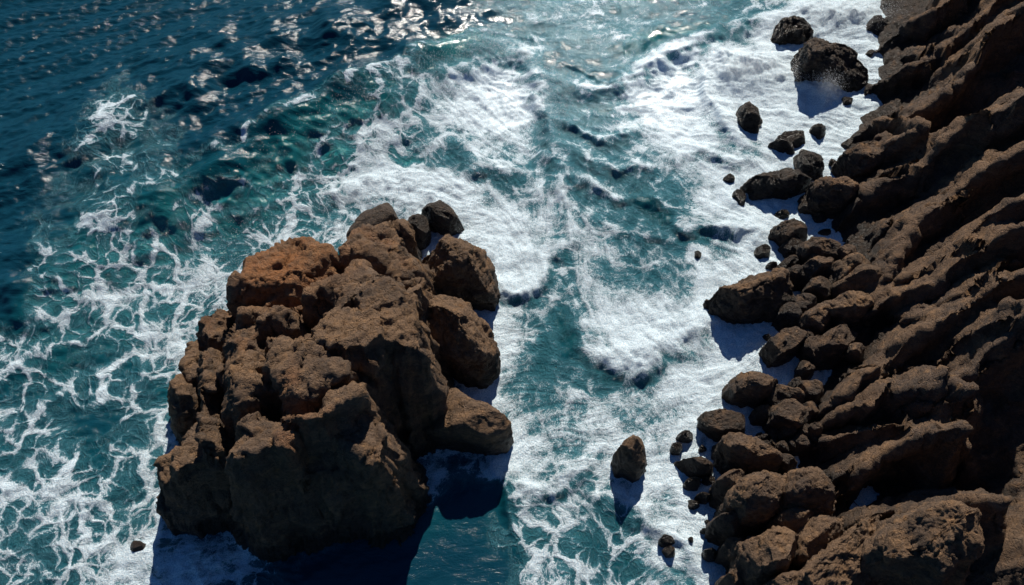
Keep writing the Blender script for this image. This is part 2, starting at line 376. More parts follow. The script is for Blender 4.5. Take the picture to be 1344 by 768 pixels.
# extra foam drifts and open pools: (x, y, rx, ry, rot, foam, aeration, lift)
spots = [(170,160,40,22,-30,.22,0,0),(140,190,40,25,-30,.12,0,0),(60,190,60,40,0,-.1,0,0),(15,370,30,45,0,-.35,-.2,0),(90,500,26,40,20,-.18,.05,0),(120,560,38,40,0,-.22,.05,0),
 (230,300,26,18,0,-.2,.1,0),(325,280,45,26,0,-.08,.1,0),(440,205,22,14,0,-.2,.15,0),(585,75,42,14,-10,-.35,.45,0),(535,208,22,13,0,-.45,.35,0),(490,160,30,14,-10,-.2,.2,0),
 (400,175,40,16,-25,-.15,.3,0),(675,110,16,18,0,-.1,.2,0),(530,735,90,60,0,-.5,.0,0),(560,700,60,35,0,-.25,.1,0),(630,650,35,26,0,-.25,.1,0),(560,640,40,20,30,.15,0,0),(505,640,22,26,0,.2,0,0),
 (720,490,24,45,0,-.22,.15,0),(735,440,22,30,0,-.2,.1,0),(770,560,40,30,0,-.05,.1,0),(800,640,40,25,0,-.1,.1,0),(760,700,40,40,0,-.1,.08,0),(820,745,25,25,0,-.2,.05,0),
 (850,260,34,26,30,-.2,.12,0),(880,330,50,40,0,-.1,0,0),(850,430,60,35,0,.25,.0,.3),(820,465,40,14,-8,.3,0,.4),(660,330,50,40,20,.3,0,.2),(560,245,80,26,0,.45,0,.35),(470,250,50,20,-15,.3,0,.2),(770,30,120,26,-6,.14,.1,0),(660,150,40,50,20,.2,.1,0),
 (985,85,48,22,10,.4,0,1.0),(950,100,22,14,0,.2,.2,.4),(1085,105,22,20,0,.5,0,1.1),(1110,15,60,16,0,.4,0,.8),(1000,30,40,16,-10,.0,.2,0),(860,45,50,12,-10,-.15,.3,0),
 (250,740,70,30,0,.25,0,.2),(370,700,70,16,0,.1,0,.2),(560,120,60,22,10,.2,0,.2),(640,150,40,30,0,.2,0,.2),(880,120,50,40,0,.25,0,0),(500,215,90,30,-10,.18,.1,0),(620,290,70,40,30,.2,0,0),(690,200,40,60,0,.12,.1,0),(820,380,60,30,-10,.15,.1,0),(880,520,70,30,-20,.12,0,0),(720,560,60,40,0,.12,.1,0),(680,420,40,60,0,.1,.1,0),(800,320,50,40,0,.1,.1,0),(770,45,110,40,-8,.16,.1,0),(720,10,90,22,0,.18,.1,0),(800,235,50,60,-15,.12,0,0),(900,190,40,60,0,.1,0,0),
 (120,410,60,25,-20,.15,.1,0),(230,420,50,60,0,.12,.1,0),(190,360,60,30,-20,.08,.1,0),(300,350,60,40,-30,.12,.1,0),(330,390,40,30,0,.2,0,0)]
pxn = PX + wx * .5; pyn = PY + wy * .5
for (cx, cy, rx, ry, rot, f, a, lift) in spots:
    c_, s_ = math.cos(R(rot)), math.sin(R(rot)); dx = pxn - cx; dy = pyn - cy
    q = np.exp(-(((dx * c_ + dy * s_) / rx) ** 2 + ((-dx * s_ + dy * c_) / ry) ** 2)) * inview
    foam = foam + f * q; aer = aer + a * q
    if lift: Z += lift * q * (1 + .5 * fbm(X * .8, Y * .8, 2, 4))
foam = np.clip(foam, 0, 1.1)
rough = fbm(X * .55, Y * .55, 4.4, 5, .55)
Z += rough * .22 * foam * np.where(fine, 1, 0) + .10 * foam
lzone = np.clip(sstep(620, 420, PX + wx + .8 * np.clip(PY - 260, 0, 200)) + sstep(590, 680, PY + wy) * sstep(880, 800, PX) + .38, 0, 1)
foam = foam * (1 - .20 * np.clip(lzone - .38, 0, 1) / .62 * sstep(560, 430, PX)) + .10 * sstep(560, 700, PX) * inview * (PY < 620)
foam = foam + (.30 * fbm(X * .22, Y * .22, 41, 3) + .14 * fbm(X * .8, Y * .8, 43, 2)) * np.clip(lzone, 0, 1) * sstep(.08, .3, foam)
foam = np.clip(foam, 0, 1.1)
lacea = np.clip(1.25 - sstep(.6, .95, foam), 0.1, 1.1) * sstep(0.02, .25, foam) * lzone * np.clip(.85 + .5 * fbm(X * .3, Y * .3, 47, 2), .3, 1.2)
streak = streak * (1.25 - .75 * lzone)
Z += streak * .5 * foam
ripple = .45 - .2 * glit + 0.45 * sstep(.25, .0, foam + .0 * X) * sstep(420, 300, PY) 
Z -= .35
sea = mesh_obj('sea', np.stack([X, Y, Z], -1).reshape(-1, 3), grid_faces(len(ys), len(xs)), SEA, attrs={'foam': foam, 'aeration': np.clip(aer, 0, 1), 'lace': lacea, 'streak': streak, 'ripple': ripple, 'glare_mask': np.clip(glit * 1.3, 0, 1)})
sea['kind'] = 'structure'

# ------------------------------------------------------------------ rock detail shared by every rock
def rock_disp(P, size, seed=0.0, mid=1.0):
    """outward displacement in metres of points on a rock of this size"""
    x, y, z = P[..., 0], P[..., 1], P[..., 2]
    x = x + seed * 3.1; sc = 1.0 / size
    u = x + .35 * size * fbm(x * sc * .8, y * sc * .8, z * sc * .8, 2); v = y + .35 * size * fbm(x * sc * .8 + 9, y * sc * .8, z * sc * .8, 2)
    d = .08 * size * fbm(u * sc * .9, v * sc * .9, z * sc * .9, 2)
    l, e = cell(u * sc * 1.25, v * sc * 1.25, z * sc * 1.25, 3, .9)
    d += mid * .17 * size * l - .05 * mid * size * (1 - sstep(0, .10, e))
    # strata: the layers all dip the same way
    q = (x * .35 - y * .45 + z * .82)
    wv = .5 * perlin(x * .3, y * .3, z * .3)
    l2, e2 = cell(x * .5 + q * .1, y * .5, q * .9 + wv, 40, .9)
    k = min(1.0, size / 3)
    d += mid * k * (.30 * l2 - .12 * (1 - sstep(0, .09, e2)))
    l3, e3 = cell(x * 1.3 + .3 * perlin(x, y, z), y * 1.3, q * 2.0 + wv, 80, .9)
    d += (.4 + .6 * mid) * k * .17 * l3 - .05 * k * (1 - sstep(0, .10, e3))
    l4, e4 = cell(x * 2.9, y * 2.9, q * 4.2 + wv, 120, .8)
    d += k * .075 * l4
    d += k * .10 * fbm(x * 1.8, y * 1.8, q * 2.6, 4, .6)
    return d

ROCKS = []
def rock(name, T, z, zb=-1.6, flare=.18, dome=.12, n=5.0, tilt=(0, 0), mat=None, parent=None, detail=1.0, amp=1.0, facets=13, mid=.6, origin=None, back=0.0, lean=(0, 0), common=0):
    """a boulder: T is the outline of its top as seen from the air, z the height of that top, walls falling to zb"""
    P = np.array([at(px, py, z)[:2] for px, py in T]); c = P.mean(0)
    size = math.sqrt(max(1e-3, abs(.5 * np.sum(P[:, 0] * np.roll(P[:, 1], -1) - P[:, 1] * np.roll(P[:, 0], -1))))) * .62
    hgt = max(z - max(zb, -.6), .3); S_ = max(size, .3)
    per = 6.5 * S_
    na = int(np.clip(per / .13 * detail, 40, 420)); nr = int(np.clip((S_ * 1.1 + hgt + .8) / .13 * detail, 22, 260))
    rim = dens(P, na)
    a = np.linspace(0.0, 1.0, nr)
    # superelliptic profile resampled evenly
    th = np.linspace(0, math.pi / 2, 600); rr = np.sin(th) ** (2 / n) ; zz = np.cos(th) ** (2 / n)
    rr[0] = 0; zz[-1] = 0
    rr = rr; L = np.concatenate([[0], np.cumsum(np.hypot(np.diff(rr) * S_ * 1.1, np.diff(zz) * hgt))]); L /= L[-1]
    rr = np.interp(a, L, rr); zz = np.interp(a, L, zz)
    rho = rr * (1 + flare * (1 - zz)) * (1.085)
    V = np.zeros((nr, na, 3))
    V[..., 0] = c[0] + (rim[None, :, 0] - c[0]) * rho[:, None]; V[..., 1] = c[1] + (rim[None, :, 1] - c[1]) * rho[:, None]
    V[..., 0] += lean[0] * (1 - zz[:, None]); V[..., 1] += lean[1] * (1 - zz[:, None])
    ROCKS.append((c[0] + lean[0], c[1] + lean[1], S_ * 1.5, zb))
    up = np.clip((rim[:, 1] - c[1]) / (np.abs(rim[:, 1] - c[1]).max() + 1e-6), 0, 1)
    V[..., 1] += back * (z - max(zb, -.5)) * (1 - zz[:, None]) * up[None, :]
    zt = z + dome * S_ * (1 - np.clip(rr, 0, 1)[:, None] ** 2) + tilt[0] * (V[..., 0] - c[0]) + tilt[1] * (V[..., 1] - c[1])
    V[..., 2] = zb + (zt - zb) * zz[:, None]
    r_ = np.random.RandomState(int(abs(c[0] * 131 + c[1] * 17 + z * 7)) % 99991)
    cen = np.array([c[0], c[1], zb + (z - zb) * .5]); fl = V.reshape(-1, 3)
    for _ in range(facets):
        nn = r_.normal(size=3); nn[2] = abs(nn[2]) * .8 + .15; nn /= np.linalg.norm(nn)
        dd = (fl - cen) @ nn; lim = dd.max() * (r_.uniform(.66, .92) if nn[1] < .1 else r_.uniform(.86, .97)); ex = np.clip(dd - lim, 0, None)
        fl = fl - (ex * .97)[:, None] * nn
    V = fl.reshape(nr, na, 3)
    Nn = normals_grid(V); Nn[0] = (0, 0, 1)
    if (Nn[nr // 3, :, 2].mean()) < 0: Nn = -Nn; Nn[0] = (0, 0, 1)
    d = rock_disp(V, common or max(S_, .5), 0.0 if common else float(r_.rand() * 20), mid) * amp * min(1, .55 + S_ * .2)
    d[0] = d[0].mean(); V = V + Nn * d[..., None]; V[0] = V[0].mean(0)
    V = V.reshape(-1, 3)
    org = np.array([c[0], c[1], max(zb, -.4)]) if origin is None else np.array(origin)
    F = grid_faces(nr, na, True)
    if np.sum(P[:, 0] * np.roll(P[:, 1], -1) - P[:, 1] * np.roll(P[:, 0], -1)) > 0: F = F[:, ::-1]
    o = mesh_obj(name, V - org, F[:, ::-1], mat or ROCK, parent); 
    if parent is None: o.location = org
    return o
def blob(cx, cy, w, h, rot=0, seed=1, irr=.13, n=11):
    """irregular outline about an ellipse on the picture"""
    r_ = np.random.RandomState(seed); out = []
    for i in range(n):
        t = 2 * math.pi * (i + r_.uniform(-.25, .25)) / n; k = 1 + r_.uniform(-irr, irr)
        a, b = w / 2 * k * math.cos(t), h / 2 * k * math.sin(t); cr, sr = math.cos(R(rot)), math.sin(R(rot))
        out.append((cx + a * cr - b * sr, cy + a * sr + b * cr))
    return out
# ------------------------------------------------------------------ the rock island
ix, iy, _ = at(400, 590)
IO = (ix, iy, 0)
# (top outline, height, flare, extra)
island = [
 ([(262,470),(300,425),(400,380),(500,375),(540,420),(535,465),(500,520),(440,560),(310,590),(265,560)], 7.5, .06, dict(back=.25, lean=(-1.8,1))),
 ([(298,388),(312,352),(337,324),(378,307),(410,314),(442,333),(440,362),(415,384),(385,396),(345,402),(312,405)], 8.5, .12, dict(tilt=(.05,-.12), back=.1)),
 ([(296,405),(318,375),(345,385),(370,395),(350,410),(320,435),(300,435)], 6.0, .2, {}),
 ([(262,412),(276,400),(292,408),(298,425),(288,440),(268,440)], 6.0, .55, {}),
 ([(250,450),(268,440),(285,450),(285,480),(262,500),(247,485)], 4.5, .35, {}),
 ([(226,502),(238,495),(248,505),(247,525),(230,525)], 5.0, .35, {}),
 ([(325,442),(343,406),(362,399),(379,412),(398,438),(376,450),(345,458)], 10.5, .10, {}),
 ([(282,474),(294,450),(318,438),(344,444),(346,470),(322,484),(294,486)], 10.0, .12, {}),
 ([(400,390),(413,358),(440,339),(470,333),(490,346),(494,364),(474,380),(452,392),(422,404)], 11.0, .08, dict(tilt=(0,-.04))),
 ([(463,390),(480,364),(500,356),(518,370),(526,388),(502,400),(478,402)], 11.5, .10, {}),
 ([(408,427),(428,404),(460,396),(487,400),(504,416),(504,442),(482,462),(448,454),(420,450)], 12.5, .07, dict(tilt=(0,-.05))),
 ([(476,402),(500,388),(532,392),(549,408),(547,432),(550,455),(527,460),(503,446),(492,420)], 11.5, .06, {}),
 ([(454,322),(470,304),(490,296),(531,290),(536,307),(522,322),(490,328),(466,332)], 5.6, .10, dict(tilt=(0,-.05))),
 ([(442,342),(453,324),(480,316),(514,325),(508,346),(470,352)], 8.0, .12, {}),
 ([(504,344),(523,326),(542,338),(546,356),(530,366),(510,362)], 7.5, .12, {}),
 ([(506,374),(522,356),(547,362),(554,380),(542,398),(518,396)], 8.5, .12, {}),
 ([(350,472),(366,448),(395,442),(424,446),(436,464),(420,486),(385,498),(358,496)], 12.5, .08, dict(tilt=(0,-.04))),
 ([(364,512),(383,485),(420,474),(452,468),(470,488),(468,514),(452,536),(430,550),(398,552),(370,540)], 13.0, .06, dict(tilt=(0,-.08))),
 ([(284,507),(306,484),(335,472),(355,482),(358,508),(335,522),(300,528)], 11.5, .08, {}),
 ([(290,582),(298,553),(335,538),(367,546),(388,566),(380,584),(350,590),(312,600)], 12.0, .08, dict(tilt=(.03,-.10))),
 ([(424,550),(438,528),(460,514),(478,528),(496,550),(505,568),(500,590),(488,596),(455,588),(428,576)], 10.5, .05, dict(tilt=(-.10,-.12))),
 ([(492,556),(512,564),(526,578),(530,592),(512,600),(490,596)], 7.6, .05, dict(tilt=(-.25,-.1))),
 ([(375,585),(400,560),(440,566),(480,590),(500,604),(455,615),(410,622),(380,608)], 8.6, .08, dict(tilt=(0,.1), lean=(-3.6,-1.0))),
 ([(258,570),(262,545),(278,525),(296,528),(296,570),(280,600),(262,600)], 9.0, .2, {}),
 ([(232,598),(245,558),(260,538),(274,545),(273,580),(262,614),(240,614)], 7.5, .25, dict(tilt=(.1,-.1))),
 ([(216,607),(230,588),(244,600),(242,632),(220,634)], 6.0, .25, {}),
 ([(212,652),(235,632),(262,635),(272,655),(245,672),(216,674)], 3.0, .25, {}),
]
def poly_field(P, x, y):
    """signed distance (negative inside) and direction from the nearest edge point"""
    best = np.full(x.shape, 1e9); nx = np.zeros(x.shape); ny = np.zeros(x.shape); inside = np.zeros(x.shape, bool); n = len(P)
    for i in range(n):
        a, b = P[i], P[(i + 1) % n]; e = b - a; l2 = max(e @ e, 1e-9)
        t = np.clip(((x - a[0]) * e[0] + (y - a[1]) * e[1]) / l2, 0, 1); dx = x - a[0] - t * e[0]; dy = y - a[1] - t * e[1]
        q = dx * dx + dy * dy; m = q < best; best = np.where(m, q, best); nx = np.where(m, dx, nx); ny = np.where(m, dy, ny)
        c = ((a[1] > y) != (b[1] > y)) & (x < (b[0] - a[0]) * (y - a[1]) / (b[1] - a[1] + 1e-12) + a[0]); inside ^= c
    d = np.sqrt(best); return np.where(inside, -d, d), nx / (d + 1e-9), ny / (d + 1e-9)
gx = np.arange(-36, 4, .12); gy = np.arange(12, 52, .12); GX, GY = np.meshgrid(gx, gy)
wxx = GX + .55 * fbm(GX * .30, GY * .30, 12, 4); wyy = GY + .55 * fbm(GX * .30, GY * .30, 15, 4)
IH = np.full(GX.shape, -4.0)
rr_ = np.random.RandomState(12)
for T, z, fl, kw in island:
    P = np.array([at(px, py, z)[:2] for px, py in T]); c = P.mean(0)
    d, nx, ny = poly_field(P, wxx, wyy)
    tl = kw.get('tilt', (0, 0)); tx = tl[0] + rr_.uniform(-.12, .12); ty = tl[1] - .06 + rr_.uniform(-.10, .04)
    slope = np.where(ny < 0, 8 + 3.6 * ny, 8 - 4.6 * np.clip(ny, 0, 1))
    slope = slope * (1 - .35 * (fl > .3))
    top = z + tx * (wxx - c[0]) + ty * (wyy - c[1]) + .10 * np.sqrt(np.clip(-d, 0, 9) + .01)
    h = top - slope * (np.sqrt(np.clip(d, 0, None) ** 2 + .03) - .17)
    IH = np.maximum(IH, h) + .06 * np.exp(-((IH - h) / .3) ** 2)
for cl_, dp_, wd_ in [([(305,425,5),(350,405,7),(400,388,8),(438,368,8)], 2.6, .9), ([(352,500,9),(350,470,9),(345,440,9),(400,430,10),(425,400,10)], 2.0, .6), ([(285,530,8),(300,540,8),(310,600,7),(300,650,4)], 3.0, .8), ([(430,540,10),(470,520,10),(500,520,9),(520,545,8)], 1.8, .5), ([(440,345,8),(500,352,9),(540,372,8)], 2.2, .6), ([(355,530,10),(385,560,10),(425,552,10)], 1.8, .55), ([(280,445,7),(300,480,8),(285,520,8)], 2.2, .7)]:
    L3 = np.array([at(*q_)[:2] for q_ in cl_]); d, s_ = poly_dist(smooth_line(L3), wxx, wyy)
    IH -= dp_ * np.exp(-np.abs(d / wd_) ** 1.3) * (IH > .5)
V = np.stack([GX, GY, IH], -1); Nn = normals_grid(V, False)
if Nn[..., 2].mean() < 0: Nn = -Nn
V = V + Nn * (rock_disp(V, 3.0, 0.0, .9) * .8)[..., None]
dx_, dy_, _ = at(372, 345, 8.5)
rust_ = np.clip(np.exp(-((GX - dx_) / 4.2) ** 2 - ((GY - dy_) / 3.2) ** 2) * (1 + .8 * fbm(GX * .6, GY * .6, 51, 4)) + .45 * sstep(.25, .9, fbm(GX * .25, GY * .25, 61, 5)), 0, 1)
keep = (V[..., 2] > -2.5)
Fi = grid_faces(len(gy), len(gx)); Fi = Fi[keep.ravel()[Fi].any(1)]
used = np.unique(Fi); remap = np.full(GX.size, -1); remap[used] = np.arange(len(used))
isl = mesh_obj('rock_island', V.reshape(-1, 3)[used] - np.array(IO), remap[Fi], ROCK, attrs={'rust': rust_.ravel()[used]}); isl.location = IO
tag(isl, 'massive craggy brown rock island in the surf, its tall front face black in shade', 'rock island')

def single(T, z, label, cat='boulder', group=None, **kw):
    kw = dict(dict(mid=.5, back=.2), **kw)
    o = rock('boulder', T, z, **kw); tag(o, label, cat, group); return o
single([(538,402),(556,379),(577,374),(605,385),(622,400),(640,412),(642,436),(625,448),(600,446),(565,430),(545,420)], 6.3, 'large round brown boulder bulging from the right side of the rock island', flare=.12)
single([(530,335),(541,323),(575,310),(590,301),(610,303),(620,312),(640,315),(646,332),(640,352),(600,352),(560,352),(535,348)], 5.5, 'broad brown slab at the northeast corner of the rock island', flare=.1)
single([(455,294),(478,276),(508,263),(518,278),(500,290),(480,298),(462,308)], 4.2, 'long slanting dark slab at the top left tip of the rock island', facets=3, n=8.0, amp=.6, flare=.08, mat=DARK)
single([(533,286),(540,278),(556,276),(561,290),(555,300),(537,302)], 2.8, 'small dark rock wedged between two slabs at the top of the rock island', mat=DARK)
single([(553,270),(560,260),(580,259),(592,268),(606,284),(598,290),(580,287),(562,280)], 2.0, 'dark wedge boulder standing alone in foam off the top of the rock island', mat=DARK)
single(blob(547,311,11,9,0,5), 1.0, 'tiny black round stone in the foam gap at the top of the rock island', mat=DARK, zb=-1)
single([(550,548),(568,522),(588,508),(600,507),(620,519),(648,534),(667,548),(660,560),(640,566),(610,560),(575,555)], 4.2, 'pointed wedge of brown rock right of the rock island, half in its shadow', flare=.04, tilt=(.06,-.12), n=9.0, facets=3, amp=.6)

# ------------------------------------------------------------------ the cliff
ridges = [  # crest line (picture x, y, height m), slope of the sunny side, slope of the steep dark side
 ([(1150,66,2),(1180,42,5),(1225,14,8),(1260,-20,11),(1330,-90,18)], .8, 1.5),
 ([(1156,116,3),(1196,90,6),(1228,74,9),(1250,50,11),(1290,20,14),(1344,-20,18),(1420,-90,24)], .5, 1.6),
 ([(1176,160,3),(1216,135,7),(1266,92,12),(1321,40,17),(1380,-10,22)], .7, 1.8),
 ([(1112,190,3),(1140,178,4.5),(1176,166,5.5),(1203,172,7)], .9, 1.6),
 ([(1096,240,2),(1136,220,5),(1170,196,7),(1200,180,9)], .8, 1.6),
 ([(1101,300,2),(1146,252,6),(1216,210,12),(1266,168,16),(1326,140,21),(1400,100,27)], .7, 1.6),
 ([(1150,390,5),(1181,327,10),(1215,285,14),(1248,250,18),(1296,205,22),(1350,182,26),(1420,150,31)], .8, 1.5),
 ([(1262,340,18),(1276,302,21),(1321,268,25),(1360,250,28),(1420,230,32)], 1.1, 1.4),
 ([(1116,444,5),(1146,414,8),(1190,380,13),(1246,350,18),(1300,320,22),(1360,290,27)], .45, 1.5),
 ([(1071,549,3),(1116,514,6),(1166,474,10),(1210,436,14),(1246,414,17),(1296,384,21),(1360,350,26)], .7, 1.6),
 ([(1070,575,3),(1096,552,5.5),(1146,529,9),(1176,512,11),(1206,497,13),(1240,496,14.5),(1268,510,15)], .6, 1.5),
 ([(1061,603,3),(1090,592,5),(1120,580,7),(1150,560,9),(1184,553,11)], .7, 1.7),
 ([(1120,640,5),(1150,610,8),(1190,578,11),(1230,560,14),(1270,556,16)], .8, 1.3),
 ([(1216,505,12),(1256,488,15),(1286,478,18),(1320,440,21),(1360,405,26)], .7, 1.3),
 ([(1046,770,2.5),(1096,714,5),(1136,684,7),(1196,664,10),(1246,654,13),(1300,660,14)], .9, .9),
]
step = .17
lift = {3: -.5, 4: -.5}
cx_ = np.arange(17, 100, step); cy_ = np.arange(-6, 104, step)
# coarser away from the camera's view
cx_ = np.concatenate([np.arange(17, 62, step), np.geomspace(.2, 4, 30).cumsum() + 62]); cy_ = np.concatenate([(6 - np.geomspace(.2, 5, 18).cumsum())[::-1], np.arange(6, 92, step), np.geomspace(.2, 6, 22).cumsum() + 92])
CX, CY = np.meshgrid(cx_, cy_)
QX = CX + fbm(CX * .22, CY * .22, 1.5, 3) * .7; QY = CY + fbm(CX * .22, CY * .22, 6.5, 3) * .7
# foot of the cliff, and the land climbing inland from it
shore = [(1170,-120),(1150,30),(1180,120),(1125,200),(1125,290),(1070,330),(1040,400),(1050,480),(975,560),(960,620),(965,700),(965,800),(1000,1000),(1000,1500)]
SW = np.array([at(px, py)[:2] for px, py in shore]); SW = SW[np.argsort(SW[:, 1])]
xsh = np.interp(CY, SW[:, 1], SW[:, 0])
foot = [(1120,-300),(1150,-60),(1158,110),(1108,225),(1108,320),(1110,420),(1075,500),(1062,600),(1085,680),(1085,780),(1085,1000),(1085,1500)]
FW = np.array([at(px, py)[:2] for px, py in foot]); FW = FW[np.argsort(FW[:, 1])]
def ramp(x, y):
    i = x - np.interp(y, FW[:, 1], FW[:, 0]); return 1.0 + np.where(i < 24, .85 * i, 20.4 + .25 * (i - 24))
def on_ramp(px, py, dz=0.0):
    a, b, c = ray(px, py); lo, hi = 20.0, 150.0
    for t in np.linspace(20, 150, 520):
        if CAMZ + c * t <= max(ramp(a * t, b * t), .4) + dz: break
    return np.array([a * t, b * t, CAMZ + c * t])
rub = np.minimum(-1.2 + (QX - xsh) * .30, .9)
HF = np.maximum(rub, ramp(QX, QY) - 5.0 - 1.5 * fbm(QX * .08, QY * .15, 5, 2))
far_ = sstep(16, 26, QX - np.interp(CY, FW[:, 1], FW[:, 0]))
HF = np.maximum(HF, .8 * sstep(-1, 2, QX - np.interp(CY, FW[:, 1], FW[:, 0])) - 2.5 * sstep(1, -2, QX - np.interp(CY, FW[:, 1], FW[:, 0])))
HF += far_ * (2.5 + 3 * ridged(QX * .04, QY * .16, 2, 3))
gx0, gy0, _ = on_ramp(1310, 560)
HF -= 5 * np.exp(-((CX - gx0 - 2) / 9) ** 2 - ((CY - gy0) / 5) ** 2)
brk, _e = cell(QX * .22, QY * .22, 0 * QX + 3.3, 9, .9)
for ri, (pts, sl_, sr_) in enumerate(ridges):
    P = np.array([on_ramp(px, py, (lift or {}).get(ri, 0.0)) for px, py, z in pts])
    P2 = smooth_line(P[:, :2]); Zs = smooth_line(P[:, [2, 2]])[:, 0]
    L = np.concatenate([[0], np.cumsum(np.linalg.norm(np.diff(P2, axis=0), axis=1))]); L /= L[-1]
    d, s = poly_dist(P2, QX, QY)
    zz = np.interp(s, L, Zs) + 1.5 * brk + .9 * fbm(QX * .13 + ri * 3, QY * .13, ri, 3); ad = np.abs(d)
    # rounded crest, then its own slope on either side
    f = np.where(d > 0, sr_ * 2.6, .35 + sl_ * 1.9)
    prof = f * (np.sqrt(ad * ad + .08) - .28) * 1.04
    h = zz - prof
    HF = np.maximum(HF, h) + .18 * np.exp(-((HF - h) / .5) ** 2)
HF = np.maximum(HF, -3)
V = np.stack([CX, CY, HF], -1); Nn = normals_grid(V, False)
if Nn[..., 2].mean() < 0: Nn = -Nn
q = CX * .35 - CY * .45 + HF * .82
# long grooves run along the ribs
ev = on_ramp(1326, 140) - on_ramp(1101, 300); ev /= np.linalg.norm(ev)
e1 = np.cross(ev, (0, 0, 1)); e1 /= np.linalg.norm(e1); e2_ = np.cross(ev, e1)
print('rib direction', ev)
gv = V @ ev; gu = V @ e1; gw = V @ e2_; lump = fbm(CX * .06, CY * .06, 3, 2)
gr = fbm(gu * .50, gv * .14, gw * .5, 4)
gr2 = -np.abs(fbm(gu * 1.1, gv * .28, gw * 1.1, 4))
l5, e5 = cell(gu * .6, gv * .2, gw * .6, 7, .8)
l6, e6 = cell(gu * .24 + .2 * gr, gv * .11, gw * .24 + .2 * gr, 57, 1.0)
rd = rock_disp(V, 3.4, 0.0, .9)
V = V + Nn * (rd * .5 + gr * .45 + gr2 * .14)[..., None]
org = np.array([40, 40, 0.])
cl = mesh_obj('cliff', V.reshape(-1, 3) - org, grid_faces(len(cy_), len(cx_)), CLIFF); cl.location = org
tag(cl, 'steep brown cliff of slanting jagged ribs falling to the sea', 'cliff')

# ------------------------------------------------------------------ boulders in the surf and the rubble at the cliff foot
def stone(x0, x1, y0, y1, label, rot=0, z0=0.0, drop=.38, mat=None, seed=None, group=None, name='boulder', **kw):
    """a boulder filling the picture box x0..x1, y0..y1, standing on ground at height z0"""
    if z0: gx_, gy_ = (x1 - x0) * .10, (y1 - y0) * .09; x0 -= gx_; x1 += gx_; y0 -= gy_; y1 += gy_
    w_, h_ = x1 - x0, y1 - y0; dp = h_ * drop
    g = at((x0 + x1) / 2, y1 - 1, z0); a, b, c = ray((x0 + x1) / 2, y1 - dp)
    zt = CAMZ + c * g[1] / b
    sd = seed or int(x0 * 7 + y0 * 13)
    T = blob((x0 + x1) / 2, (y0 + y1 - dp) / 2, w_ * .97, (h_ - dp) * 1.02, rot, sd, .12)
    o = rock(name, T, max(zt, z0 + .25), zb=z0 - 1.4, mat=mat or DARK, **dict(dict(flare=.08, n=4.0, detail=1.0), **kw))
    tag(o, label, 'boulder' if w_ > 22 else 'stone', group); return o
RC = 'boulders in the surf'; RB = 'boulders piled at the foot of the cliff'
D = dict
